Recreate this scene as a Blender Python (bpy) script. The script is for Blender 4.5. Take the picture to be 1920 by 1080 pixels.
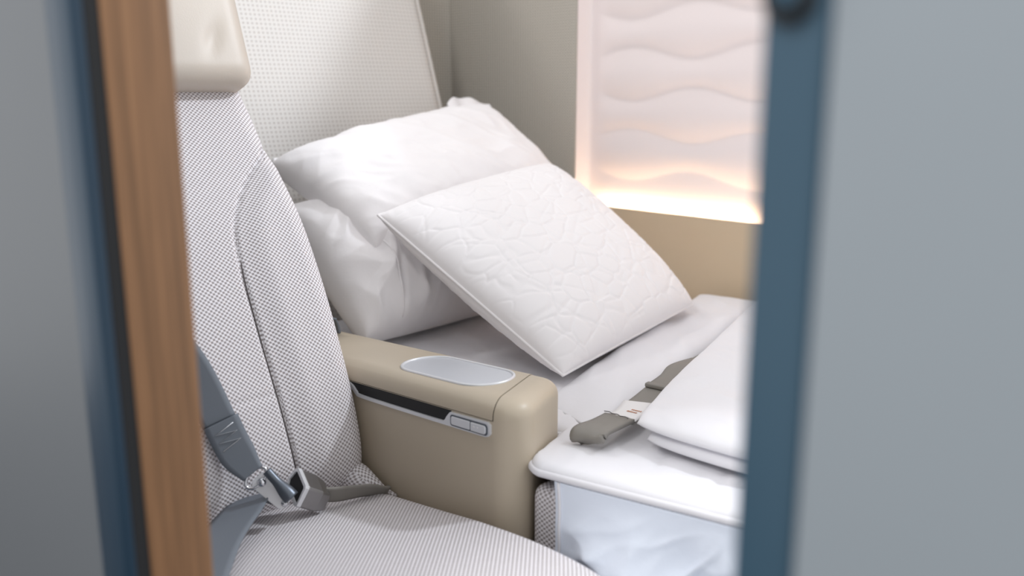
import bpy, bmesh, math, random
from mathutils import Vector, Matrix, noise
PI = math.pi
V = Vector
scn = bpy.context.scene
for o in list(bpy.data.objects): bpy.data.objects.remove(o)
COL = scn.collection

# ---------------------------------------------------------------- camera
FPX = 1700.0
PITCH = math.atan(370 / FPX)
AZ = PI - math.atan(1704 * math.cos(PITCH) / FPX)
hd = V((math.cos(AZ), math.sin(AZ), 0)); rt = V((math.sin(AZ), -math.cos(AZ), 0))
fw = hd * math.cos(PITCH) - V((0, 0, math.sin(PITCH))); up = rt.cross(fw)
cam = bpy.data.cameras.new('camera'); co = bpy.data.objects.new('camera', cam); COL.objects.link(co)
m = Matrix((rt, up, -fw)).transposed().to_4x4(); m.translation = (0, 0, 1.04); co.matrix_world = m
cam.sensor_width = 36; cam.lens = 36 * FPX / 1920; cam.clip_start = .02
cam.dof.use_dof = True; cam.dof.focus_distance = 1.42; cam.dof.aperture_fstop = 2.5
scn.camera = co
# ---------------------------------------------------------------- light
wd = bpy.data.worlds.new('cabin'); scn.world = wd; wd.use_nodes = True
wd.node_tree.nodes['Background'].inputs[0].default_value = (.985, .988, 1, 1)
wd.node_tree.nodes['Background'].inputs[1].default_value = .84
def area(name, loc, target, size, power, color, sy=None):
    l = bpy.data.lights.new(name, 'AREA'); l.energy = power; l.color = color; l.size = size
    if sy: l.shape = 'RECTANGLE'; l.size_y = sy
    o = bpy.data.objects.new(name, l); COL.objects.link(o); o.location = loc
    o.rotation_euler = (V(target) - V(loc)).to_track_quat('-Z', 'Y').to_euler()
    return o
area('hall_light_window_side', (.3, 2.9, 3.2), (-1.5, .9, .9), .25, 60, (.86, .92, 1))
area('aisle_ceiling_light', (-.55, -.75, 2.35), (-1.3, 1.2, .7), .5, 17, (1, .985, .97))
area('hall_light_rear', (-3.3, .1, 3.4), (-1.1, 1.4, .6), .35, 12, (1, .97, .95))
vs = scn.view_settings
vs.view_transform = 'Standard'; vs.look = 'None'; vs.gamma = 1; vs.use_curve_mapping = False; vs.exposure = .2

# ---------------------------------------------------------------- materials
def srgb(r, g, b):
    f = lambda c: (c / 255 / 12.92) if c <= 10 else ((c / 255 + .055) / 1.055) ** 2.4
    return (f(r), f(g), f(b), 1)
class NT:
    def __init__(s, name):
        s.m = bpy.data.materials.new(name); s.m.use_nodes = True; s.t = s.m.node_tree
        s.b = s.t.nodes['Principled BSDF']
    def n(s, ty, **kw):
        x = s.t.nodes.new(ty)
        for k, v in kw.items(): setattr(x, k, v)
        return x
    def l(s, a, b): s.t.links.new(a, b)
    def math(s, op, a, b=None, c=None):
        x = s.n('ShaderNodeMath', operation=op)
        for i, v in enumerate((a, b, c)):
            if v is None: continue
            if isinstance(v, (int, float)): x.inputs[i].default_value = v
            else: s.l(v, x.inputs[i])
        return x.outputs[0]
    def mix(s, f, a, b):
        x = s.n('ShaderNodeMix', data_type='RGBA')
        for i, v in ((0, f), (6, a), (7, b)):
            if isinstance(v, (int, float)): x.inputs[i].default_value = v
            elif isinstance(v, tuple): x.inputs[i].default_value = v
            else: s.l(v, x.inputs[i])
        return x.outputs[2]
    def noise(s, scale, detail=3, coord='Object', vec=None, rough=.55):
        if vec is None:
            tc = s.n('ShaderNodeTexCoord'); vec = tc.outputs[coord]
        x = s.n('ShaderNodeTexNoise'); x.inputs['Scale'].default_value = scale
        x.inputs['Detail'].default_value = detail; x.inputs['Roughness'].default_value = rough
        s.l(vec, x.inputs['Vector']); return x.outputs['Fac']
    def bump(s, h, strength, dist):
        x = s.n('ShaderNodeBump'); x.inputs['Strength'].default_value = strength; x.inputs['Distance'].default_value = dist
        s.l(h, x.inputs['Height']); s.l(x.outputs[0], s.b.inputs['Normal'])
    def uv(s, pu, pv):
        tc = s.n('ShaderNodeTexCoord'); sp = s.n('ShaderNodeSeparateXYZ'); s.l(tc.outputs['UV'], sp.inputs[0])
        return s.math('MULTIPLY', sp.outputs[0], 2 * PI / pu), s.math('MULTIPLY', sp.outputs[1], 2 * PI / pv)
    def set(s, **kw):
        for k, v in kw.items(): s.b.inputs[k.replace('_', ' ')].default_value = v
        return s
def plain(name, col, rough=.5, metal=0, bump=None, var=.06, **kw):
    t = NT(name); t.set(Roughness=rough, Metallic=metal, **kw)
    f = t.noise(6, 2)
    t.l(t.mix(f, tuple(c * (1 - var) for c in col[:3]) + (1,), tuple(min(1, c * (1 + var)) for c in col[:3]) + (1,)), t.b.inputs['Base Color'])
    if bump:
        t.bump(t.noise(bump[0], 3), bump[1], bump[2])
    return t.m
def weave(name, light, dark, pu, pv, lo=-.8, hi=.5, dist=.0012, strength=.7):
    t = NT(name); t.set(Roughness=.9)
    t.b.inputs['Specular IOR Level'].default_value = .2
    u, v = t.uv(pu, pv)
    h = t.math('MULTIPLY', t.math('COSINE', u), t.math('COSINE', v))
    mr = t.n('ShaderNodeMapRange', interpolation_type='SMOOTHSTEP'); t.l(h, mr.inputs[0])
    mr.inputs[1].default_value = lo; mr.inputs[2].default_value = hi
    nz = t.noise(900, 2, 'UV'); nz2 = t.noise(60, 2, 'UV')
    f = t.math('MULTIPLY', mr.outputs[0], t.math('MULTIPLY_ADD', nz, .25, t.math('MULTIPLY_ADD', nz2, .2, .77)))
    t.l(t.mix(f, dark, light), t.b.inputs['Base Color'])
    t.bump(mr.outputs[0], strength, dist)
    return t.m
def grid_weave(name, light, dark, pu, pv, hole=.35):
    # woven panel cloth: rows of short floats with pinholes between them
    t = NT(name); t.set(Roughness=.85); t.b.inputs['Specular IOR Level'].default_value = .25
    u, v = t.uv(pu, pv)
    a = t.math('COSINE', u); b = t.math('COSINE', v)
    h = t.math('MAXIMUM', t.math('MULTIPLY', a, .75), b)
    mr = t.n('ShaderNodeMapRange', interpolation_type='SMOOTHSTEP'); t.l(h, mr.inputs[0])
    mr.inputs[1].default_value = -.75; mr.inputs[2].default_value = hole
    nz = t.noise(700, 2, 'UV')
    f = t.math('MULTIPLY', mr.outputs[0], t.math('MULTIPLY_ADD', nz, .3, .85))
    t.l(t.mix(f, dark, light), t.b.inputs['Base Color'])
    t.bump(mr.outputs[0], .5, .0008)
    return t.m
def cotton(name, col, bump=.25, dist=.002, sc=45):
    t = NT(name); t.set(Roughness=.85); t.b.inputs['Specular IOR Level'].default_value = .2
    t.b.inputs['Sheen Weight'].default_value = .15
    f = t.noise(8, 2)
    t.l(t.mix(f, tuple(c * .97 for c in col[:3]) + (1,), col), t.b.inputs['Base Color'])
    t.bump(t.math('ADD', t.noise(sc, 4, rough=.6), t.math('MULTIPLY', t.noise(1500, 1), .06)), bump, dist)
    return t.m
def wood(name):
    t = NT(name); t.set(Roughness=.5)
    tc = t.n('ShaderNodeTexCoord'); mp = t.n('ShaderNodeMapping'); t.l(tc.outputs['Object'], mp.inputs[0])
    mp.inputs['Scale'].default_value = (130, 130, 2.5)
    a = t.noise(1, 4, vec=mp.outputs[0])
    mp2 = t.n('ShaderNodeMapping'); t.l(tc.outputs['Object'], mp2.inputs[0]); mp2.inputs['Scale'].default_value = (500, 500, 12)
    b = t.noise(1, 2, vec=mp2.outputs[0])
    mr = t.n('ShaderNodeMapRange'); t.l(t.math('MULTIPLY_ADD', b, .3, t.math('MULTIPLY', a, .7)), mr.inputs[0])
    mr.inputs[1].default_value = .33; mr.inputs[2].default_value = .67
    t.l(t.mix(mr.outputs[0], srgb(110, 79, 52), srgb(154, 113, 78)), t.b.inputs['Base Color'])
    return t.m
M = dict(
    seat=weave('seat_fabric', srgb(236, 232, 235), srgb(158, 150, 149), .0074, .0068),
    wallgrey=grid_weave('grey_wall_cloth', srgb(192, 186, 176), srgb(108, 103, 97), .0092, .0074),
    shell=grid_weave('white_shell_cloth', srgb(214, 211, 207), srgb(182, 176, 171), .0110, .0104),
    leather=plain('beige_leather', srgb(188, 175, 155), .42, bump=(420, .12, .0008), var=.03),
    head=plain('headrest_leather', srgb(194, 184, 172), .45, bump=(380, .12, .0008), var=.03),
    side=plain('taupe_side_panel', srgb(178, 162, 140), .5, bump=(600, .05, .0005), var=.03),
    ledge=plain('beige_sidewall_leather', srgb(204, 184, 157), .5, bump=(420, .1, .0007), var=.03),
    silver=plain('satin_silver', srgb(224, 225, 228), .3, .35, var=.02),
    tray=plain('pale_grey_inlay', srgb(205, 208, 214), .28, .25, var=.02),
    chrome=plain('polished_steel', srgb(215, 216, 220), .14, 1, var=.02),
    steel=plain('brushed_buckle_steel', srgb(150, 148, 148), .3, .9, var=.05),
    clip=plain('dark_grey_metal', srgb(98, 104, 112), .35, .6, var=.04),
    black=plain('black_recess', srgb(14, 14, 16), .6),
    seal=plain('black_rubber_seal', srgb(24, 25, 27), .7),
    web=plain('grey_webbing', srgb(112, 118, 126), .55, bump=(900, .2, .0006), var=.05),
    web2=plain('taupe_grey_webbing', srgb(132, 128, 122), .6, bump=(900, .2, .0006), var=.06),
    tag=plain('white_woven_tag', srgb(228, 226, 226), .8),
    ink=plain('orange_brown_print', srgb(196, 140, 110), .8),
    thread=plain('dark_thread', srgb(92, 86, 86), .9),
    pillow=cotton('white_cotton', srgb(243, 240, 241), .3, .0025, 40),
    quilt=cotton('white_quilted_cotton', srgb(244, 241, 242), .12, .001, 120),
    sheet=cotton('white_sheet', srgb(232, 231, 235), .3, .002, 30),
    skirt=cotton('pale_blue_white_sheet', srgb(228, 235, 247), .35, .004, 18),
    panel=plain('white_relief_panel', srgb(236, 225, 224), .45, var=.01),
    blue=plain('blue_painted_metal', srgb(52, 80, 98), .38, .1, var=.03),
    bluedark=plain('dark_blue_painted_metal', srgb(30, 54, 72), .38, .1, var=.03),
    grey=plain('grey_painted_panel', srgb(140, 148, 154), .5, var=.02),
    greyl=plain('mid_grey_painted_panel', srgb(102, 106, 110), .5, var=.02),
    floor=plain('dark_grey_carpet', srgb(92, 92, 96), .95, bump=(500, .6, .003), var=.15),
    wood=wood('oak_veneer'),
)
def emis(name, col, s):
    t = NT(name); t.b.inputs['Emission Color'].default_value = col; t.b.inputs['Emission Strength'].default_value = s
    t.b.inputs['Base Color'].default_value = (.8, .8, .8, 1); return t.m
M['led'] = emis('warm_light_strip', (1, .75, .50, 1), 26)

# ---------------------------------------------------------------- mesh helpers
def tag(o, label=None, cat=None, group=None, kind=None):
    if label: o['label'] = label
    if cat: o['category'] = cat
    if group: o['group'] = group
    if kind: o['kind'] = kind
    return o
def empty(name, loc, label, cat, kind=None, group=None):
    o = bpy.data.objects.new(name, None); COL.objects.link(o); o.location = loc; o.empty_display_size = .05
    return tag(o, label, cat, group, kind)
def world_loc(o):
    v = V(o.location)
    while o.parent: o = o.parent; v += V(o.location)
    return v
def obj(name, me, mat, parent=None, origin=None, smooth=True, label=None):
    """me: Mesh or BMesh in world coordinates; origin: where the object's own origin sits"""
    if isinstance(me, bmesh.types.BMesh):
        bm = me; me = bpy.data.meshes.new(name); bmesh.ops.recalc_face_normals(bm, faces=bm.faces[:]); bm.to_mesh(me); bm.free()
    me.materials.clear(); me.materials.append(M[mat])
    if smooth: me.polygons.foreach_set('use_smooth', [True] * len(me.polygons))
    o = bpy.data.objects.new(name, me); COL.objects.link(o)
    pl = world_loc(parent) if parent else V((0, 0, 0))
    if origin is None: origin = pl
    me.transform(Matrix.Translation(-V(origin)))
    o.parent = parent; o.location = V(origin) - pl
    if label: o['label'] = label
    return o
def sharp(o, ang=35):
    me = o.data
    if hasattr(me, 'set_sharp_from_angle'): me.set_sharp_from_angle(angle=math.radians(ang))
    return o
def grid(name, nu, nv, f, uvf=None, close_u=False):
    vs_ = []; fs = []
    for j in range(nv):
        for i in range(nu): vs_.append(f(i / (nu - (0 if close_u else 1)), j / (nv - 1)))
    uu = nu if close_u else nu - 1
    for j in range(nv - 1):
        for i in range(uu):
            a = j * nu + i; b = j * nu + (i + 1) % nu
            fs.append((a, b, b + nu, a + nu))
    me = bpy.data.meshes.new(name); me.from_pydata(vs_, [], fs); me.update()
    uvl = me.uv_layers.new(name='UVMap')
    if uvf:
        k = 0
        data = []
        for j in range(nv - 1):
            for i in range(uu):
                for (ii, jj) in ((i, j), (i + 1, j), (i + 1, j + 1), (i, j + 1)):
                    data.extend(uvf(ii / (nu - (0 if close_u else 1)), jj / (nv - 1)))
        uvl.data.foreach_set('uv', data)
    return me
def box_bm(x0, x1, y0, y1, z0, z1, r=0, seg=3):
    bm = bmesh.new(); bmesh.ops.create_cube(bm, size=1)
    for v in bm.verts: v.co = V((x0 + (v.co.x + .5) * (x1 - x0), y0 + (v.co.y + .5) * (y1 - y0), z0 + (v.co.z + .5) * (z1 - z0)))
    if r: bmesh.ops.bevel(bm, geom=bm.edges[:], offset=r, segments=seg, affect='EDGES', profile=.5)
    return bm
def boxuv(me):
    uvl = me.uv_layers.get('UVMap') or me.uv_layers.new(name='UVMap')
    for p in me.polygons:
        n = p.normal; a = max(range(3), key=lambda i: abs(n[i]))
        for li in p.loop_indices:
            c = me.vertices[me.loops[li].vertex_index].co
            uvl.data[li].uv = ((c.y, c.z), (c.x, c.z), (c.x, c.y))[a]
def frame_bm(bm, o, ex, ey, ez):
    """map local coords to o + x*ex + y*ey + z*ez"""
    for v in bm.verts: v.co = V(o) + ex * v.co.x + ey * v.co.y + ez * v.co.z
    return bm
def tube(pts, r, seg=8, closed=False):
    bm = bmesh.new(); rings = []; n = len(pts); pts = [V(p) for p in pts]; prev = None
    for i, p in enumerate(pts):
        a = pts[(i - 1) % n] if (closed or i) else p; b = pts[(i + 1) % n] if (closed or i < n - 1) else p
        t = (b - a).normalized()
        if prev is None: prev = t.orthogonal().normalized()
        x = (prev - t * prev.dot(t)).normalized(); prev = x; y = t.cross(x)
        rr = r(i / (n - 1)) if callable(r) else r
        rings.append([bm.verts.new(p + (x * math.cos(k * 2 * PI / seg) + y * math.sin(k * 2 * PI / seg)) * rr) for k in range(seg)])
    for i in range(n if closed else n - 1):
        A, B = rings[i], rings[(i + 1) % n]
        for k in range(seg): bm.faces.new((A[k], A[(k + 1) % seg], B[(k + 1) % seg], B[k]))
    if not closed: bm.faces.new(rings[0][::-1]); bm.faces.new(rings[-1])
    return bm
def catmull(pts, n):
    pts = [V(p) for p in pts]; out = []; k = len(pts) - 1
    for i in range(n):
        t = i / (n - 1) * k; a = min(int(t), k - 1); t -= a
        p0 = pts[max(a - 1, 0)]; p1 = pts[a]; p2 = pts[a + 1]; p3 = pts[min(a + 2, k)]
        out.append(.5 * ((2 * p1) + (p2 - p0) * t + (2 * p0 - 5 * p1 + 4 * p2 - p3) * t * t + (3 * p1 - p0 - 3 * p2 + p3) * t ** 3))
    return out
def ribbon(pts, wds, width, thick, n=60, wseg=6, wob=.0):
    """strap with thickness along a spine; wds: width directions at the control points"""
    P = catmull(pts, n); W = catmull(wds, n); bm = bmesh.new(); rings = []
    for i in range(n):
        t = (P[min(i + 1, n - 1)] - P[max(i - 1, 0)]).normalized()
        w = (W[i] - t * W[i].dot(t)).normalized(); nn = t.cross(w)
        wd_ = width(i / (n - 1)) if callable(width) else width
        ring = []
        for k in range(wseg + 1): ring.append(P[i] + w * (k / wseg - .5) * wd_ + nn * (thick / 2 + wob * math.sin(k * 1.7 + i * .2)))
        for k in range(wseg, -1, -1): ring.append(P[i] + w * (k / wseg - .5) * wd_ - nn * (thick / 2 - wob * math.sin(k * 1.7 + i * .2)))
        rings.append([bm.verts.new(q) for q in ring])
    L = len(rings[0])
    for i in range(n - 1):
        for k in range(L): bm.faces.new((rings[i][k], rings[i][(k + 1) % L], rings[i + 1][(k + 1) % L], rings[i + 1][k]))
    bm.faces.new(rings[0][::-1]); bm.faces.new(rings[-1])
    return bm
def interp(tab, t):
    if t <= tab[0][0]: return tab[0][1]
    for (a, x), (b, y) in zip(tab, tab[1:]):
        if t <= b: return x + (y - x) * (t - a) / (b - a)
    return tab[-1][1]
def smooth_tab(tab):
    pts = catmull([(a, 0, b) for a, b in tab], 120)
    return [(p.x, p.z) for p in pts]
def sst(a, b, x):
    t = max(0, min(1, (x - a) / (b - a))); return t * t * (3 - 2 * t)
def rrect(hw, hh, r, n):
    """rounded rectangle perimeter, n points by arc length, starting at the middle of the lower side"""
    r = max(1e-4, min(r, hw - 1e-4, hh - 1e-4)); pts = []
    segs = [('l', (0, -hh), (hw - r, -hh)), ('a', (hw - r, -hh + r), -90), ('l', (hw, -hh + r), (hw, hh - r)), ('a', (hw - r, hh - r), 0),
            ('l', (hw - r, hh), (-hw + r, hh)), ('a', (-hw + r, hh - r), 90), ('l', (-hw, hh - r), (-hw, -hh + r)), ('a', (-hw + r, -hh + r), 180), ('l', (-hw + r, -hh), (0, -hh))]
    lens = [math.hypot(s[2][0] - s[1][0], s[2][1] - s[1][1]) if s[0] == 'l' else r * PI / 2 for s in segs]
    tot = sum(lens)
    for i in range(n):
        d = i / n * tot
        for s, L in zip(segs, lens):
            if d <= L or s is segs[-1]:
                k = d / L if L > 0 else 0
                if s[0] == 'l': pts.append((s[1][0] + (s[2][0] - s[1][0]) * k, s[1][1] + (s[2][1] - s[1][1]) * k))
                else:
                    a = math.radians(s[2] + 90 * k); pts.append((s[1][0] + r * math.cos(a), s[1][1] + r * math.sin(a)))
                break
            d -= L
    return pts, tot
def loft(name, stations, n, hwf, depth, r, rend, groove=None, bulge=0):
    """cushion lofted along stations [(point_on_front, front_normal)] with the width along y.
    hwf(s)->(y0,y1); ends rounded with rend"""
    S = len(stations); vs_ = []; uvs = []; L = [0]
    for i in range(1, S): L.append(L[-1] + (stations[i][0] - stations[i - 1][0]).length)
    tot = L[-1]
    for i, (p, nn) in enumerate(stations):
        e = min(L[i], tot - L[i]); ins = 0
        if e < rend: ins = rend * (1 - math.sqrt(max(0, 1 - (1 - e / rend) ** 2)))
        y0, y1 = hwf(L[i] / tot); hw = (y1 - y0) / 2 - ins; hh = depth / 2 - ins * .9
        hh = max(hh, .004); hw = max(hw, .01)
        pts, per = rrect(hw, hh, r, n)
        for k, (a, b) in enumerate(pts):
            yy = (y0 + y1) / 2 + a; d = b - depth / 2
            q = V((p.x, yy, p.z)) + nn * d
            if b > 0:
                if bulge: q += nn * bulge * (1 - (a / hw) ** 2)
                if groove: q += nn * groove(yy, L[i] / tot, q)
            vs_.append(q); uvs.append((k / n * per, L[i]))
    fs = []; uvd = []
    for i in range(S - 1):
        for k in range(n):
            k2 = (k + 1) % n
            fs.append((i * n + k, i * n + k2, (i + 1) * n + k2, (i + 1) * n + k))
            per = uvs[i * n + 1][0] * n
            A = uvs[i * n + k]; B = uvs[i * n + k2] if k2 else (per, L[i]); Cc = uvs[(i + 1) * n + k2] if k2 else (per, L[i + 1]); D = uvs[(i + 1) * n + k]
            # width coordinate measured from the centre of the front so rows stay straight
            for q in (A, B, Cc, D): uvd.extend(q)
    fs.append(tuple(range(n))[::-1]); uvd.extend([0, 0] * n)
    fs.append(tuple((S - 1) * n + k for k in range(n))); uvd.extend([0, 0] * n)
    me = bpy.data.meshes.new(name); me.from_pydata(vs_, [], fs); me.update()
    uvl = me.uv_layers.new(name='UVMap')
    # replace u by true y on broad faces
    uvl.data.foreach_set('uv', uvd)
    for poly in me.polygons:
        if len(poly.vertices) == 4:
            for li in poly.loop_indices:
                c = me.vertices[me.loops[li].vertex_index].co
                if abs(poly.normal.y) < .72: uvl.data[li].uv[0] = c.y
                else: uvl.data[li].uv[0] = c.x * .8 + c.z * .2
    bm = bmesh.new(); bm.from_mesh(me); bmesh.ops.recalc_face_normals(bm, faces=bm.faces[:]); bm.to_mesh(me); bm.free()
    return me
def puff(name, A, B, Cc, D, thick, n=110, bow=.05, a=2.4, b=.5, disp=None, up_frac=.5, nrm=None, round_c=0):
    """cushion over the quad A(u0v0) B(u1v0) C(u1v1) D(u0v1); front and back skins share the rim"""
    A, B, Cc, D = map(V, (A, B, Cc, D))
    N = nrm or ((B - A).cross(D - A) + (Cc - D).cross(Cc - B)).normalized()
    lu = ((B - A).length + (Cc - D).length) / 2; lv = ((D - A).length + (Cc - B).length) / 2
    def base(u, v):
        uu = .5 + (u - .5) * (1 - bow * 4 * v * (1 - v)); vv = .5 + (v - .5) * (1 - bow * 4 * u * (1 - u))
        if round_c:
            x, y = 2 * uu - 1, 2 * vv - 1
            k = 1 - round_c * (x * x * y * y) ** 2; uu = .5 + .5 * x * k; vv = .5 + .5 * y * k
        return (A * (1 - uu) + B * uu) * (1 - vv) + (D * (1 - uu) + Cc * uu) * vv
    def prof(u, v): return max(0, (1 - abs(2 * u - 1) ** a)) ** b * max(0, (1 - abs(2 * v - 1) ** a)) ** b
    def samp(t): return .5 - .5 * math.cos(PI * t) * (.55 + .45 * abs(math.cos(PI * t)) ** .0) if False else (t * .55 + .45 * (.5 - .5 * math.cos(PI * t)))
    vs_ = []; ids = {}; fs = []
    for side in (1, -1):
        for j in range(n + 1):
            for i in range(n + 1):
                rim = i in (0, n) or j in (0, n)
                if side < 0 and rim: ids[(side, i, j)] = ids[(1, i, j)]; continue
                u, v = samp(i / n), samp(j / n); p = base(u, v); q = prof(u, v)
                th = thick * (up_frac if side > 0 else 1 - up_frac)
                d = q * th * side
                p = p + N * d
                if disp: p = p + N * disp(u, v, u * lu, v * lv, side, q) * (0 if rim else 1)
                ids[(side, i, j)] = len(vs_); vs_.append(p)
        for j in range(n):
            for i in range(n):
                f = [ids[(side, i, j)], ids[(side, i + 1, j)], ids[(side, i + 1, j + 1)], ids[(side, i, j + 1)]]
                fs.append(tuple(f if side > 0 else f[::-1]))
    me = bpy.data.meshes.new(name); me.from_pydata(vs_, [], fs); me.update()
    rim = [base(samp(i / n), 0) for i in range(n)] + [base(1, samp(j / n)) for j in range(n)] + [base(samp(1 - i / n), 1) for i in range(n)] + [base(0, samp(1 - j / n)) for j in range(n)]
    return me, rim, base, N
def nz(x, y, z=0): return noise.noise(V((x, y, z)))
def ridge(x, y, z=0): return 1 - abs(noise.noise(V((x, y, z)))) * 2

# ================================================================ SETTING
WY = 1.80   # window side wall
def plane(name, mat, P, U, W, kind='structure', th=.02, label=None, parent=None, cat=None):
    """slab: corner P, edge vectors U and W, thickness away behind"""
    P, U, W = V(P), V(U), V(W); N = U.cross(W).normalized()
    bm = bmesh.new(); uvl = bm.loops.layers.uv.new('UVMap')
    c = [P, P + U, P + U + W, P + W]; f = [bm.verts.new(q) for q in c]; g = [bm.verts.new(q - N * th) for q in c]
    fs = [bm.faces.new(f), bm.faces.new(g[::-1])] + [bm.faces.new((f[i], g[i], g[(i + 1) % 4], f[(i + 1) % 4])) for i in range(4)]
    for fc in fs:
        for lp in fc.loops:
            d = lp.vert.co - P; lp[uvl].uv = (d.dot(U.normalized()), d.dot(W.normalized()))
    o = obj(name, bm, mat, parent, None if parent else P, smooth=False)
    return tag(o, label, cat, None, kind)
plane('floor', 'floor', (-3.6, -1.6, 0), (5, 0, 0), (0, 3.6, 0), label='dark grey carpeted cabin floor', cat='floor', th=.05)
plane('wall_side', 'wallgrey', (-2.09, WY, 0), (.4885, 0, 0), (0, 0, 1.86), label='grey woven cloth side wall beside the glowing panel', cat='wall')
plane('wall_back', 'wallgrey', (-2.10, .3, 0), (0, WY - .3 + .02, 0), (0, 0, 1.65), label='grey woven cloth back wall behind the white seat shell', cat='wall')
# beige lower side wall with its ledge
plane('wall_ledge', 'ledge', (-1.598, WY, 0), (1.40, 0, 0), (0, 0, .748), th=.012, label='beige leather lower side wall below the glowing panel', cat='wall')
# relief panel: rows of pillowed waves
PY = WY + .044; T_ = .098; LAM = .36
def wave(x, z):
    best = 0
    k0 = int(math.floor((z - .75) / T_)) - 1
    for k in range(k0, k0 + 4):
        lo = .735 + k * T_ + .016 * (-1) ** k * math.cos(2 * PI * (x + 1.45) / LAM)
        hi = .735 + (k + 1) * T_ - .016 * (-1) ** k * math.cos(2 * PI * (x + 1.45) / LAM)
        if lo <= z < hi:
            t = (z - lo) / (hi - lo); s = (hi - lo)
            return .0062 * (math.sin(PI * t ** .85)) ** 1.25 * (s / T_) ** .7
    return 0
def pf(u, v):
    x = -1.60 + u * 1.4; z = .70 + v * 1.16
    w = wave(x, z) * sst(.02, .08, x + 1.60)
    e = max(0, 1 - (x + 1.60) / .016); ret = .042 * (1 - math.sqrt(max(0, 1 - e * e)))
    return (x, PY - w - ret, z)
wp = empty('wall_panel', (-1.0, PY + .01, .70), 'white wavy relief wall panel glowing along its lower edge', 'panel')
obj('relief_sheet', grid('relief_sheet', 220, 300, pf), 'panel', wp)
obj('panel_backing', box_bm(-1.57, -.2, PY + .002, PY + .02, .70, 1.86), 'panel', wp, smooth=False)
ls = tag(obj('light_strip', box_bm(-1.565, -.22, WY + .0135, WY + .022, .728, .737, .002, 1), 'led', origin=(-1, WY + .02, .72), smooth=False),
    'warm hidden light strip behind the beige ledge', 'light')

# ---- door side: grey partition, blue trim, black seal, oak jamb on the left; sliding door on the right
AY = .235
plane('wall_aisle', 'greyl', (-2.4, AY, 0), (1.6905, 0, 0), (0, 0, 1.5), th=.03, label='blurred grey aisle partition at the far left', cat='wall')
o = obj('trim_1', box_bm(-.709, -.6605, AY - .004, .2405, 0, 1.5, .0015, 2), 'bluedark', origin=(-.72, AY, 0)); tag(o, 'blurred dark blue metal edge strip next to the black gap', 'trim', kind='structure')
o = obj('trim_2', box_bm(-.70, -.6615, .2406, .2510, 0, 1.5), 'seal', origin=(-.68, AY, 0), smooth=False); tag(o, 'black rubber seal between blue strip and oak jamb', 'trim', kind='structure')
o = obj('trim_3', box_bm(-.70, -.66, .2512, .302, 0, 1.5, .003, 3), 'wood', origin=(-.68, .27, 0)); tag(o, 'blurred oak veneer door jamb at the left of the opening', 'trim', kind='structure')
DY = .33
dr = empty('door_1', (-.1, DY, 0), 'blurred grey sliding suite door with blue edge frame', 'door', 'structure')
obj('door_panel', box_bm(-.168, .62, DY + .001, DY + .022, 0, 1.5, .002, 2), 'grey', dr)
obj('edge_frame', box_bm(-.196, -.168, DY - .001, DY + .024, 0, 1.5, .004, 3), 'blue', dr)
lt = obj('latch', tube([(-.1835 + .0085 * math.cos(a), DY - .003, 1.0755 + .0085 * math.sin(a)) for a in [i * 2 * PI / 24 for i in range(24)]], .0028, 10, True), 'seal', dr)
bm = bmesh.new(); bmesh.ops.create_cone(bm, cap_ends=True, segments=24, radius1=.007, radius2=.005, depth=.006)
frame_bm(bm, (-.1835, DY - .004, 1.0755), V((1, 0, 0)), V((0, 0, 1)), V((0, -1, 0)))
obj('latch_button', bm, 'blue', lt)

# ================================================================ NEAR SEAT
seat = empty('suite_seat', (-1.1, .55, 0), 'light grey woven cabin seat with beige leather headrest in the foreground', 'seat')
prof = smooth_tab([(.400, -1.150), (.43, -1.118), (.49, -1.098), (.58, -1.118), (.69, -1.163), (.77, -1.203), (.85, -1.252), (.93, -1.322), (1.01, -1.385), (1.10, -1.442)])
N_ST = 190; zs = [.41 + (1.09 - .41) * i / (N_ST - 1) for i in range(N_ST)]
st = []
for z in zs:
    x = interp(prof, z); dx = (interp(prof, z + .008) - interp(prof, z - .008)) / .016
    n_ = V((1, 0, -dx)).normalized(); st.append((V((x, 0, z)), n_))
seam_tab = smooth_tab([(0, .655), (.12, .640), (.28, .632), (.42, .629), (.54, .632), (.62, .648), (.70, .69), (.77, .742), (.84, .775), (1, .785)])
def seam_y(s): return interp(seam_tab, s)
def groove(y, s, q):
    d = y - seam_y(s); g = -.005 * math.exp(-(d / .0032) ** 2)
    # wing bolster stands slightly proud of the centre panel
    g += .010 * sst(.0, .05, d) * sst(.0, .1, s) * (1 - sst(.75, .85, s))
    g += -.0014 * math.exp(-((q.z - .612) / .003) ** 2) * (1 if d < 0 else 0)
    return g
ybr = [(0, .752), (.08, .764), (.5, .7675), (.78, .7685), (.88, .7685), (1, .76)]
me = loft('backrest', st, 420, lambda s: (.335, interp(ybr, s)), .11, .042, .05, groove)
br = obj('backrest', me, 'seat', seat)
sp = []
for i in range(4, N_ST - 40, 2):
    s = i / (N_ST - 1); p, n_ = st[i]; y = seam_y(s)
    if y > .745: break
    q = V((p.x, y, p.z)); sp.append(q + n_ * (-.0030 + .010 * 0))
obj('seam', tube(sp, .0011, 6), 'thread', br, label='dark stitched seam')
# cushion
cprof = smooth_tab([(-1.19, .395), (-1.14, .432), (-1.09, .447), (-1.0, .460), (-.9, .474), (-.8, .488), (-.7, .495), (-.62, .491), (-.54, .470), (-.49, .425), (-.47, .36)])
st2 = []
xs = [-1.19 + (.72) * i / 149 for i in range(150)]
for x in xs:
    z = interp(cprof, x); dz = (interp(cprof, x + .008) - interp(cprof, x - .008)) / .016
    st2.append((V((x, 0, z)), V((-dz, 0, 1)).normalized()))
me = loft('seat_cushion', st2, 200, lambda s: (.335, .767 - .012 * max(0, 1 - s * 8)), .13, .04, .05, None, .004)
obj('seat_cushion', me, 'seat', seat)
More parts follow.
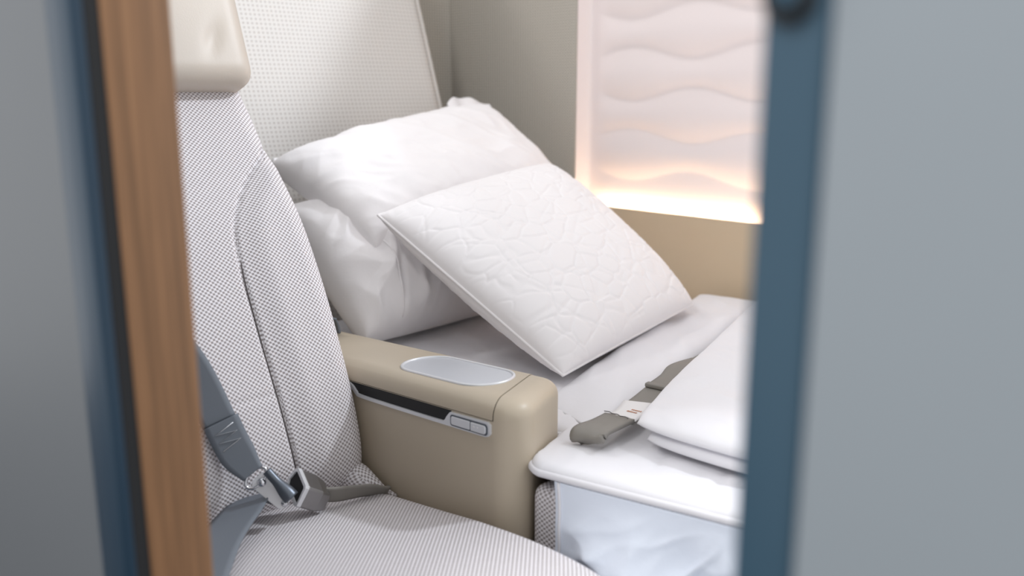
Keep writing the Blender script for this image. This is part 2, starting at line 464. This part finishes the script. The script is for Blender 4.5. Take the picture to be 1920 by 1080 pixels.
# puckered fabric corner where the cushion meets the console
cf = tube(catmull([(-1.145, .70, .448), (-1.115, .732, .458), (-1.075, .744, .452), (-1.03, .757, .436)], 24), lambda t: .012 + .014 * math.sin(PI * min(1, t * 1.1 + .1)), 18)
o = obj('corner_fold', cf, 'seat', seat); boxuv(o.data)
# headrest
tl = math.radians(19.5); ez = V((-math.sin(tl), 0, math.cos(tl))); ex = V((math.cos(tl), 0, math.sin(tl)))
bm = box_bm(-.10, 0, -.212, .212, 0, .32, .030, 6)
bmesh.ops.subdivide_edges(bm, edges=[e for e in bm.edges if e.calc_length() > .05], cuts=44, use_grid_fill=True)
frame_bm(bm, (-1.362, .552, 1.052), ex, V((0, 1, 0)), ez)
for v in bm.verts:
    y, z = v.co.y, v.co.z
    v.co += ex * (.006 * (1 - ((y - .552) / .22) ** 2) - .004 * math.exp(-(((y - .700) / .012 - (z - 1.125) / .03) ** 2) - ((z - 1.12) / .025) ** 2))
obj('headrest', bm, 'head', seat, label='beige leather headrest')
obj('seat_base', box_bm(-1.30, -.62, .36, .74, .0, .40, .02, 3), 'side', seat)

# ================================================================ CONSOLE ARMREST
arm = empty('console_armrest', (-1.2, .84, 0), 'beige leather console armrest with silver oval inlay between seat and bed', 'armrest')
TILT = lambda x: .06 * (x + .95)
def round_poly(c, rad, seg=8):
    out = []; n = len(c)
    for i in range(n):
        p = V(c[i]); a = V(c[i - 1]) - p; b = V(c[(i + 1) % n]) - p; r = rad[i]
        if r <= 0: out.append(p); continue
        a.normalize(); b.normalize(); ang = a.angle(b); d = r / math.tan(ang / 2)
        cen = p + (a + b).normalized() * (r / math.sin(ang / 2)); s = p + a * d - cen; e = p + b * d - cen
        a0 = math.atan2(s.y, s.x); a1 = math.atan2(e.y, e.x); da = (a1 - a0 + PI) % (2 * PI) - PI
        for k in range(seg + 1): out.append(cen + V((math.cos(a0 + da * k / seg), math.sin(a0 + da * k / seg))) * r)
    return out
def inset(poly, d):
    out = []; n = len(poly)
    for i in range(n):
        p = poly[i]; a = (p - poly[i - 1]).normalized(); b = (poly[(i + 1) % n] - p).normalized()
        na = V((-a.y, a.x)); nb = V((-b.y, b.x)); mm = (na + nb).normalized(); out.append(p + mm * (d / max(.3, mm.dot(na))))
    return out
CON = [(-1.62, .770), (-.772, .770), (-.838, .921), (-1.62, .921)]
def console_bm(grow=0, top=0, rin=.030, rz=.024, z0=.12):
    base = round_poly(CON, [0, .036, .034, 0], 10); bm = bmesh.new(); rings = []
    lay = [(0 - grow, z0), (0 - grow, .30), (0 - grow, .5), (0 - grow, .585)]
    z1 = .634 + top
    for k in range(11):
        a = k / 10 * PI / 2; lay.append((rin * (1 - math.cos(a)) - grow, z1 - rz * (1 - math.sin(a))))
    for d, z in lay: rings.append([bm.verts.new((q.x, q.y, z + TILT(q.x) * sst(.4, .55, z))) for q in inset(base, d)])
    n = len(base)
    for A, B in zip(rings, rings[1:]):
        for k in range(n): bm.faces.new((A[k], A[(k + 1) % n], B[(k + 1) % n], B[k]))
    bm.faces.new(rings[0][::-1]); bm.faces.new(rings[-1]); return bm
def cut(bm, p, n):
    """keep the side the normal points away from, close the cut"""
    r = bmesh.ops.bisect_plane(bm, geom=bm.verts[:] + bm.edges[:] + bm.faces[:], plane_co=p, plane_no=n, clear_outer=True)
    ed = [e for e in r['geom_cut'] if isinstance(e, bmesh.types.BMEdge)]
    if ed: bmesh.ops.contextual_create(bm, geom=ed)
    return bm
SN = V((.15, .066, 0)).normalized()       # normal of the slanting seam between pad and end cap
SP = V((-.8215, .770, .6)); PB = V((-.95, .8, .6075)); PN = V((-.06, 0, 1)).normalized()
bm = console_bm()
for p_, n_ in ((SP, SN), (PB, PN)): bmesh.ops.bisect_plane(bm, geom=bm.verts[:] + bm.edges[:] + bm.faces[:], plane_co=p_, plane_no=n_)
bmesh.ops.delete(bm, geom=[f for f in bm.faces if (f.calc_center_median() - SP).dot(SN) < 0 and (f.calc_center_median() - PB).dot(PN) > 0], context='FACES')
o = obj('console_body', bm, 'leather', arm); sharp(o, 40)
o = obj('top_pad', cut(cut(console_bm(.0006, .0006), SP - SN * .0014, SN), PB + PN * .001, -PN), 'leather', arm); sharp(o, 40)
def AX(x, z, y=.770): return V((x, y, z + TILT(x)))
# dark recess, silver rail, button plate
def slab_xz(path, y0, y1):
    bm = bmesh.new(); a = [bm.verts.new(AX(x, z, y0)) for x, z in path]; b = [bm.verts.new(AX(x, z, y1)) for x, z in path]; n = len(path)
    bm.faces.new(a); bm.faces.new(b[::-1])
    for i in range(n): bm.faces.new((a[i], b[i], b[(i + 1) % n], a[(i + 1) % n]))
    return bm
rec = [(-1.16, .6065), (-1.13, .590), (-.912, .589), (-.905, .6065)]
obj('slot_recess', slab_xz(rec, .7695, .774), 'black', arm, smooth=False)
top_l = catmull([(-1.165, 0, .6065), (-1.150, 0, .6062), (-1.138, 0, .6015), (-1.128, 0, .594), (-1.115, 0, .5905), (-1.02, 0, .5895), (-.93, 0, .5893), (-.918, 0, .591), (-.912, 0, .598), (-.905, 0, .6050)], 70)
bot_l = catmull([(-1.165, 0, .6025), (-1.152, 0, .6018), (-1.142, 0, .597), (-1.131, 0, .589), (-1.115, 0, .5855), (-1.02, 0, .5845), (-.93, 0, .5843), (-.90, 0, .5843), (-.87, 0, .5843), (-.842, 0, .5843)], 70)
path = [(p.x, p.z) for p in top_l] + [(-.829, .606), (-.8245, .602), (-.8245, .590), (-.8275, .5862), (-.833, .5845)] + [(p.x, p.z) for p in reversed(bot_l)]
o = obj('silver_rail', slab_xz(path, .7665, .7725), 'silver', arm, smooth=False)
bv = o.modifiers.new('bevel', 'BEVEL'); bv.width = .0008; bv.segments = 2; bv.limit_method = 'ANGLE'
def pill_xz(x0, x1, z0, z1, r, y0, y1, bev):
    bm = slab_xz([(q.x, q.y) for q in round_poly([(x0, z0), (x1, z0), (x1, z1), (x0, z1)], r, 6)], y0, y1)
    return bm
obj('button_recess', pill_xz(-.9035, -.8285, .5865, .6025, [.004, .005, .005, .004], .7658, .768, 1), 'clip', arm, smooth=False)
o = obj('seat_button', pill_xz(-.901, -.863, .5885, .6005, [.003, .001, .001, .003], .7645, .768, 1), 'silver', arm, smooth=False)
bv = o.modifiers.new('bevel', 'BEVEL'); bv.width = .001; bv.segments = 3; bv.limit_method = 'ANGLE'
o = obj('light_button', pill_xz(-.860, -.831, .5885, .6005, [.001, .004, .004, .001], .7638, .768, 1), 'silver', arm, smooth=False)
bv = o.modifiers.new('bevel', 'BEVEL'); bv.width = .001; bv.segments = 3; bv.limit_method = 'ANGLE'
for bx in (-.853, -.846):
    bm = bmesh.new(); bmesh.ops.create_cone(bm, cap_ends=True, segments=10, radius1=.0013, radius2=.0013, depth=.0012)
    frame_bm(bm, AX(bx, .5955, .7637), V((1, 0, .06)), V((0, 0, 1)), V((0, -1, 0))); obj('indicator_dot', bm, 'tag', o, smooth=False)
# oval inlay on the pad
ca = V((-.982, .8455, 0)); la = .103; ra = .0455; dirx = V((.992, .0, 0)).normalized(); diry = V((0, 1, 0))
def stadium(l, r, n=28):
    pts = []
    for k in range(n + 1): a = -PI / 2 + PI * k / n; pts.append((l - r + r * math.cos(a), r * math.sin(a)))
    for k in range(n + 1): a = PI / 2 + PI * k / n; pts.append((-(l - r) + r * math.cos(a), r * math.sin(a)))
    return pts
def pad_pt(a, b, h): x = ca.x + a; return V((x, ca.y + b, .634 + TILT(x) + h))
o = obj('oval_rim', tube([pad_pt(a, b, .0006) for a, b in stadium(la, ra)], .0027, 10, True), 'silver', arm)
bm = bmesh.new(); f = [bm.verts.new(pad_pt(a, b, .0012)) for a, b in stadium(la - .0012, ra - .0012)]; g = [bm.verts.new(pad_pt(a, b, -.004)) for a, b in stadium(la - .0012, ra - .0012)]
bm.faces.new(f); bm.faces.new(g[::-1])
for i in range(len(f)): bm.faces.new((f[i], g[i], g[(i + 1) % len(f)], f[(i + 1) % len(f)]))
obj('oval_inlay', bm, 'tray', arm, smooth=False, label='pale grey oval inlay')

# ================================================================ WHITE SHELL behind the bed
shell = empty('seat_shell', (-1.65, 1.17, .3), 'white woven reclined seat shell behind the pillows', 'seat back')
def shf(u, v):
    y = .70 + u * .855; z = .42 + v * 1.1; x = -1.848 - .323 * (z - 1.0)
    return V((x, y, z))
def shell_pt(u, v):
    p = shf(u, v)
    # front skin bulges very slightly and rounds into the edge
    e = min((1 - u) * .855, .03); p.x -= .012 * (1 - e / .03) ** 2
    return p
me = grid('shell_front', 60, 60, shell_pt, lambda u, v: (u * .855, v * 1.156))
o = obj('shell_front', me, 'shell', shell); so = o.modifiers.new('solid', 'SOLIDIFY'); so.thickness = .03; so.offset = -1
pts = [shell_pt(1, i / 20) + V((-.012, .004, 0)) for i in range(21)]
obj('shell_edge', tube(pts, .012, 10), 'shell', shell)

# ================================================================ BED
bed = empty('lie_flat_seat', (-1.1, 1.35, 0), 'grey woven lie-flat seat made up as a bed under white bedding', 'seat')
bm = box_bm(-.786, -.12, .802, 1.775, .14, .530, .018, 4)
for v in bm.verts:
    if v.co.y < 1: v.co.y += .24 * max(0, v.co.x + .762)
o = obj('leg_rest', bm, 'seat', bed); boxuv(o.data); sharp(o, 40)
bm = box_bm(-1.62, -.80, .930, 1.775, .14, .50, .02, 3); o = obj('seat_pad', bm, 'seat', bed); boxuv(o.data)
# mattress pad with a step around the end of the armrest
def near_y(x):
    if x < -.845: return .930
    if x < -.797: return .930 + (.831 - .930) * (x + .845) / .048
    if x < -.762: return .796 + .035 - math.sqrt(max(0, .035 ** 2 - (x + .762) ** 2))
    return .796 + .24 * (x + .762)
def mx(u):
    if u < .35: return -1.62 + (u / .35) * .77
    if u < .6: return -.85 + (u - .35) / .25 * .10
    return -.75 + (u - .6) / .4 * .61
def far_y(x): return 1.772
def mat_z(x, y):
    k = sst(.83, .93, y) if x > -.85 else 1
    z = .5535 + k * (.004 * nz(x * 9, y * 9) + .0022 * ridge(x * 17, y * 17, 3))
    # quilted channels
    z -= k * .003 * math.exp(-((((x * .9 + y * .42) / .085) % 1 - .5) / .06) ** 2)
    z += .012 * sst(.97, .84, y) * sst(-.9, -.84, x)
    return z
NXm, NYm = 190, 130
def mtop(u, v):
    x = mx(u)
    y0, y1 = near_y(x), far_y(x); r = .017
    # v: 0..0.08 rolled near edge, .92..1 far edge
    if v < .12:
        a = v / .12 * PI - PI / 2; y = y0 + r - r * math.cos(a); k = math.sin(a) * .5 + .5
        zt = mat_z(x, y0 + r); return V((x, y, zt - .022 + .022 * k))
    if v > .93:
        t = (v - .93) / .07; y = y1 - .03 + .03 * math.sin(t * PI / 2); zt = mat_z(x, y1 - .03)
        return V((x, y, zt - .025 * (1 - math.cos(t * PI / 2))))
    t = (v - .12) / .81; y = y0 + r + (y1 - .03 - y0 - r) * t
    return V((x, y, mat_z(x, y)))
me = grid('mattress_pad', NXm, NYm, mtop)
mp_ = empty('mattress_pad', (-.9, 1.35, .53), 'white quilted mattress pad with piped edge over the bed base', 'mattress')
obj('pad_cover', me, 'sheet', mp_)
obj('pad_core', box_bm(-1.615, -.81, .95, 1.765, .5005, .535, .008, 2), 'sheet', mp_)
pip = [V((x, near_y(x) + .0015, mat_z(x, near_y(x)) - .012)) for x in [mx(.30 + i * .7 / 159) for i in range(160)]]
obj('piping', tube(pip, .0052, 8), 'sheet', mp_)
# hanging sheet
def skf(u, v):
    x = -.737 + u * .60; z = .548 - v * .42
    s = sst(0, .25, v)
    y = .7945 - .006 * s - .022 * s * ridge(x * 8 + z * 6, z * 6, 1) - .006 * s * nz(x * 22 + z * 12, z * 9, 7) - .009 * s * ridge(x * 18 - z * 16, z * 12 + x * 8, 4)
    for (fa, fb_, fc, sd) in ((9, 6, 7, 41), (14, -11, 10, 52), (6, -9, 5, 63)):
        rg = ridge(x * fa + z * fb_, z * fc, sd); y -= .009 * s * (max(0, rg - .62) / .38) ** 1.5
    y = .7945 + (y - .7945) * (.15 + .85 * sst(0, .15, u))
    y = min(y, .7955) + .24 * max(0, x + .762)
    return V((x + .004 * math.sin(z * 30) * (1 - u), y, z))
me = grid('bed_skirt', 220, 150, skf)
o = obj('bed_skirt', me, 'skirt', origin=(-.45, .79, .13)); so = o.modifiers.new('solid', 'SOLIDIFY'); so.thickness = .0012; so.offset = 1
tag(o, 'pale bluish white sheet hanging down the front of the bed', 'sheet')
hem = [skf(.012, i / 30) + V((0, -.0012, 0)) for i in range(31)]
obj('hem', tube(hem, .0022, 6), 'sheet', o)

# coverlet between pillow and belt
def dcov(u, v, x, y, s, q):
    return (.004 * nz(x * 14, y * 9, 5) + .005 * ridge(x * 11 + y * 4, y * 7, 8) * q) if s > 0 else 0
def cover(name, A, B, C_, D, th, n, label, cat, mat='sheet', a=12, b=.5, uf=.9, rc=.06, disp=dcov, bow=.012):
    me, rim, base, N = puff(name, A, B, C_, D, th, n, bow, a, b, disp, uf, V((0, 0, 1)), rc)
    return me
me = cover('coverlet', (-.955, 1.0, .552), (-.79, .945, .556), (-.985, 1.765, .584), (-1.17, 1.765, .578), .016, 90, '', '', a=5, b=.9)
o = obj('coverlet', me, 'sheet', origin=(-.95, 1.4, .556)); tag(o, 'thin white coverlet spread on the bed beside the quilted pillow', 'coverlet')
# folded duvet, two layers
dv = empty('folded_duvet', (-.45, 1.35, .557), 'white duvet folded double beside the grey belt on the bed', 'duvet')
def ddv(u, v, x, y, s, q):
    if s < 0: return 0
    return q * (.004 * nz(x * 6, y * 6, 2) + .003 * ridge(x * 5 + y * 3, y * 4, 6) - .002 + .003 * nz(x * 26, y * 14, 3) + .003 * ridge(x * 9 + y * 12, y * 14, 16))
me = cover('lower_fold', (-.722, .935, .570), (-.14, .995, .570), (-.14, 1.765, .572), (-.885, 1.765, .576), .028, 110, '', '', a=16, uf=.6, disp=ddv, rc=.05)
obj('lower_fold', me, 'sheet', dv)
me = cover('upper_fold', (-.734, .930, .590), (-.14, .990, .590), (-.14, 1.76, .600), (-1.005, 1.76, .606), .026, 110, '', '', a=14, uf=.6, disp=ddv, rc=.05)
obj('upper_fold', me, 'sheet', dv)

# ================================================================ PILLOWS
def drear(u, v, x, y, s, q):
    if s < 0: return 0
    left = sst(.75, .1, u)
    cr = ridge(x * 7 - y * 5, y * 5 + x * 3, 21); cr2 = ridge(x * 13 + y * 4, y * 6 - x * 9, 31)
    fold = .010 * max(0, cr - .55) / .45 + .007 * max(0, cr2 - .6) / .4
    d = .0035 * nz(x * 9, y * 9, 1) + .003 * ridge(x * 12 + y * 5, y * 8, 2) * q
    d += left * (.013 * ridge(x * 10 + y * 2.5, y * 3.5 - x * 4, 5) + .007 * ridge(x * 20 + y * 8, y * 9, 9)) * q ** .5
    d += fold * left * q ** .6
    d += -.0035 * math.exp(-((x - .085 - .02 * math.sin(y * 9)) / .006) ** 2) * sst(.0, .1, v)
    return d
PA, PB_, PC, PD = V((-1.350, .935, .582)), V((-1.400, 1.45, .578)), V((-1.64, 1.52, .80)), V((-1.615, .925, .800))
me, rim, base, N = puff('pillow_case', PA, PB_, PC, PD, .19, 170, .02, 2.8, .42, drear, .62)
pl_ = empty('lower_pillow', (-1.48, 1.22, .57), 'wrinkled white pillow standing on the bed underneath the upper plain pillow', 'pillow')
vv_ = me.vertices   # stitched hem of the pillow case, following the cushion skin
hemp = [vv_[jj * 171 + 34].co + N * .0004 for jj in range(6, 150, 3)]
hs_bm = tube(hemp, .0016, 6)
pc_ = obj('pillow_case', me, 'pillow', pl_)
obj('hem_seam', hs_bm, 'pillow', pc_)
def dup_(u, v, x, y, s, q):
    if s < 0: return 0
    return q ** .4 * (.006 * nz(x * 8, y * 8, 11) + .007 * ridge(x * 9 + y * 6, y * 9, 12) + .003 * ridge(x * 24 + y * 14, y * 20, 13) + .004 * sst(.35, .0, u) * ridge(x * 16 - y * 9, y * 12, 15))
PA, PB_, PC, PD = V((-1.405, 1.005, .738)), V((-1.45, 1.61, .79)), V((-1.715, 1.572, .985)), V((-1.670, .940, .885))
pw = empty('upper_pillow', (-1.56, 1.28, .78), 'plain white cotton pillow with flanged corners leaning on the white seat shell', 'pillow')
me, rim, base, N = puff('pillow_case', PA, PB_, PC, PD, .125, 150, .02, 2.8, .36, dup_, .79)
obj('pillow_case', me, 'pillow', pw)
def ear(c, d1, d2, w1, w2, seed, curl):
    """loose hem corner of the case beyond the stuffing"""
    def f(u, v):
        a = (u - .35) * w1; b = (v - .3) * w2 * (1 - .35 * abs(2 * u - 1) ** 2)
        return c + d1 * a + d2 * b + N * (.012 * math.sin(u * 5 + seed) * v + curl * v * v + .006 * math.sin(u * 11 + seed))
    o = obj('hem_corner', grid('hem_corner', 36, 24, f), 'pillow', pw); so = o.modifiers.new('s', 'SOLIDIFY'); so.thickness = .006; so.offset = 0
U_ = (PC - PD).normalized(); V_ = (PD - PA).normalized()
ear(base(.925, .97), (U_ * .96 - V_ * .10).normalized(), (V_ * .95 + U_ * .25).normalized(), .15, .105, .6, .012)
ear(base(.06, .90), (V_ * .95 + U_ * .15).normalized(), (-U_).normalized(), .070, .055, 2.2, .0)

def dq(u, v, x, y, s, q):
    dd, pp = noise.voronoi(V((x * 21 + .25 * nz(x * 30, y * 30), y * 26, 1.7)))
    e = dd[1] - dd[0]
    g = -.0020 * math.exp(-(e / .085) ** 2) * min(1, q * 2.2)
    # second set of crossing stitches
    dd2, pp2 = noise.voronoi(V((x * 12 + 4, y * 12 + 9, 5.1)))
    g += -.0011 * math.exp(-((dd2[1] - dd2[0]) / .05) ** 2) * min(1, q * 2.2)
    g += .004 * nz(x * 5, y * 5, 3)
    return g * (1 if s > 0 else .6)
QL, QT, QR, QB = V((-1.362, .988, .815)), V((-1.385, 1.470, .880)), V((-1.035, 1.535, .612)), V((-.970, 1.068, .578))
qp = empty('quilted_pillow', (-1.05, 1.28, .57), 'square white quilted pillow leaning against the plain pillow', 'pillow')
me, rim, qbase, QN = puff('quilted_case', QB, QR, QT, QL, .155, 240, .004, 2.5, .42, dq, .52)
obj('quilted_case', me, 'quilt', qp)
obj('seam_piping', tube(rim[::3], .0028, 6, True), 'quilt', qp)

# ================================================================ NEAR SEAT BELT
belt = empty('seat_belt', (-1.05, .56, .46), 'blue grey shoulder and lap belt lying on the near seat', 'seat belt')
wdir = V((.25, .75, .55))
S = [V((-1.22, .43, .83)), V((-1.165, .475, .745)), V((-1.138, .511, .675)), V((-1.108, .530, .601)), V((-1.092, .541, .559)), V((-1.072, .553, .530))]
obj('shoulder_strap', ribbon(S[:4], [wdir] * 4, .046, .0022, 50), 'web', belt)
tb = obj('stitched_tab', ribbon([p + V((.004, 0, .002)) for p in S[3:]], [wdir] * 3, lambda t: .048 - .016 * sst(.5, 1, t), .0060, 30), 'web', belt)
td = (S[4] - S[3]).normalized(); tw = (wdir - td * wdir.dot(td)).normalized(); tn = td.cross(tw)
if tn.x < 0: tn = -tn
zz = [S[3] + V((.004, 0, .002)) + td * (.008 + .006 * i) + tw * (.014 * (-1) ** i) + tn * .0036 for i in range(6)]
obj('stitching', tube(zz, .0007, 5), 'silver', tb)
# steel connector
cd = (V((-1.040, .578, .492)) - S[5]).normalized(); cw = (wdir - cd * wdir.dot(cd)).normalized(); cn = cd.cross(cw)
if cn.x < 0: cn = -cn
O = S[5] + V((.004, 0, 0))
ringp = [O + cd * (.006 + .010 * math.cos(a)) + cw * (.017 * math.sin(a)) for a in [i * 2 * PI / 28 for i in range(28)]]
obj('steel_loop', tube(ringp, .0024, 8, True), 'chrome', belt)
pl = bmesh.new(); pth = round_poly([(.006, -.013), (.062, -.010), (.062, .012), (.006, .015)], [.008, .008, .008, .008], 6)
a_ = [pl.verts.new(O + cd * q.x + cw * q.y + cn * .0015) for q in pth]; b_ = [pl.verts.new(O + cd * q.x + cw * q.y - cn * .0015) for q in pth]
pl.faces.new(a_); pl.faces.new(b_[::-1])
for i in range(len(a_)): pl.faces.new((a_[i], b_[i], b_[(i + 1) % len(a_)], a_[(i + 1) % len(a_)]))
cp = obj('connector_plate', pl, 'silver', belt, smooth=False); bv = cp.modifiers.new('b', 'BEVEL'); bv.width = .0008; bv.segments = 2
for off, r_ in ((.016, .0062), (.058, .005)):
    bm = bmesh.new(); bmesh.ops.create_uvsphere(bm, u_segments=18, v_segments=10, radius=r_)
    frame_bm(bm, O + cd * off + cw * .001 + cn * .003, cd, cw, cn * .75); obj('rivet', bm, 'chrome', cp)
bar = [O + cd * (.010 + .050 * t) + cw * (.017 - .004 * t) + cn * (.010 + .001 * t) for t in [i / 20 for i in range(21)]]
obj('clip_barrel', tube(bar, lambda t: .0065 + .0045 * sst(.3, .9, t), 20), 'clip', belt)
# lap strap
Lp = [V((-1.070, .600, .480)), V((-1.085, .565, .490)), V((-1.040, .508, .490)), V((-.986, .452, .492)), V((-.915, .395, .492)), V((-.87, .36, .490))]
Lw = [V((.75, -.1, -.35)), V((.75, -.55, -.25)), V((.72, -.7, .0)), V((.70, -.75, .08)), V((.7, -.75, .05)), V((.7, -.75, .0))]
Lw = [V((.75, .35, .25)), V((.70, .62, .28)), V((.62, .70, .25)), V((.6, .75, .18)), V((.6, .75, .1)), V((.6, .75, .1))]
obj('lap_strap', ribbon(Lp, Lw, lambda t: .042 + .028 * sst(0, .4, t), .0022, 60, 8), 'web', belt)
# ---- buckle
bk = empty('belt_buckle', (-1.04, .64, .455), 'polished steel belt buckle with black slot lying on the near seat cushion', 'buckle')
e_ = V((.15, .83, -.52)).normalized(); w_ = V((.85, -.2, -.45)).normalized(); n_ = w_.cross(e_).normalized()
if n_.z < 0: n_ = -n_
BO = V((-1.055, .615, .526))
def sect(k, sc, ins=0):
    pts = [(-.002, -.024), (-.002, -.004), (.001, 0), (.034, 0), (.037, -.002), (.046, -.028), (.043, -.032), (.004, -.032)]
    cx, cy = .020, -.016
    return [BO + e_ * k + w_ * (cx + (a - cx) * (sc - ins)) + n_ * (cy + (b - cy) * (sc - ins * 1.6)) for a, b in pts]
def prism(rings, caps=True):
    bm = bmesh.new(); rr = [[bm.verts.new(p) for p in r] for r in rings]; n = len(rr[0])
    for A, B in zip(rr, rr[1:]):
        for k in range(n): bm.faces.new((A[k], A[(k + 1) % n], B[(k + 1) % n], B[k]))
    if caps: bm.faces.new(rr[0][::-1]); bm.faces.new(rr[-1])
    return bm
o = obj('buckle_body', prism([sect(.0062, .99), sect(.030, .97), sect(.044, .80), sect(.047, .70)]), 'steel', bk, smooth=False)
bv = o.modifiers.new('b', 'BEVEL'); bv.width = .0012; bv.segments = 2; bv.limit_method = 'ANGLE'
o = obj('buckle_rim', prism([sect(.006, 1.0), sect(.0, 1.0), sect(.0, 1, .16), sect(.006, 1, .16)], False), 'silver', bk, smooth=False)
obj('buckle_slot', prism([sect(.0022, 1, .15), sect(.0058, 1, .15)]), 'black', bk, smooth=False)
ap = BO + e_ * .042 + n_ * -.018 + w_ * .018
obj('anchor_strap', ribbon([ap, ap + V((.010, .022, -.004)), V((-1.025, .712, .470)), V((-1.03, .745, .452)), V((-1.06, .765, .43))], [V((.2, -.3, .8))] * 2 + [V((.4, -.3, .7))] * 3, .026, .003, 30), 'web2', bk)

# ================================================================ BELT ON THE BED
fb = empty('bed_belt', (-.80, 1.1, .565), 'grey belt with white tag lying across the white bedding', 'seat belt')
zb = .578
Bp = [V((-.760, .915, .575)), V((-.770, .968, .577)), V((-.796, 1.066, .579)), V((-.818, 1.155, .583)), V((-.834, 1.27, .588)), V((-.846, 1.36, .588))]
bw = V((1, .15, 0))
obj('webbing', ribbon(Bp[1:], [bw] * 5, .044, .002, 40), 'web2', fb)
obj('sewn_tag', ribbon([Bp[1] + V((-.002, .008, .002)), Bp[1] + V((-.012, .045, .002)), Bp[2] + V((0, -.02, .002))], [bw] * 3, .045, .0012, 20), 'tag', fb, label='white printed tag')
tg = fb.children[-1]
random.seed(4)
for r_ in range(2):
    for k in range(6):
        c = Bp[1] + V((-.012, .045, .0032)) + V((.004 - .008 * r_ * .2 + k * .0028 - .004, .002 - r_ * .009 + k * .0004, 0))
        l = .0009
        obj('printed_letter', box_bm(c.x - l, c.x + l * random.uniform(.3, 1), c.y - .002, c.y + .0015, c.z - .0002, c.z + .0003), 'ink', tg, smooth=False)
loop = [Bp[0] + V((.006, -.022, -.004)), Bp[0] + V((.002, -.028, .004)), Bp[0] + V((0, -.018, .010)), Bp[0] + V((-.004, .012, .009)), Bp[1] + V((-.002, .004, .005))]
ft = obj('folded_end', ribbon(loop, [bw] * 5, lambda t: .050 + .005 * math.sin(t * 6), .0055, 40, 8, .0006), 'web2', fb, label='dark grey folded and stitched strap end')
obj('stitching', tube([loop[4] + V((-.022 + .0073 * i, -.008 + .003 * (i % 2), .006)) for i in range(7)], .0007, 5), 'thread', ft)
sl = V((-.807, 1.115, .5845))
obj('strap_slider', frame_bm(box_bm(-.024, .024, -.006, .006, -.002, .005, .002, 3), sl, bw.normalized(), V((-.15, 1, 0)).normalized(), V((0, 0, 1))), 'web2', fb)
obj('webbing_overlap', ribbon([sl + V((0, 0, .002)), sl + V((-.012, .05, .003)), Bp[4] + V((0, -.06, .003)), Bp[4] + V((0, 0, .002))], [bw] * 4, .042, .002, 20), 'web2', fb)
# small grey strap end poking up between the near backrest and the plain pillow
sb = obj('strap_end', ribbon([V((-1.352, .880, .614)), V((-1.351, .876, .632)), V((-1.349, .869, .642)), V((-1.342, .861, .645))], [V((1, .1, 0))] * 4, .022, .004, 20), 'web', origin=(-1.35, .88, .612))
tag(sb, 'small dark grey strap end between backrest and plain pillow', 'strap')
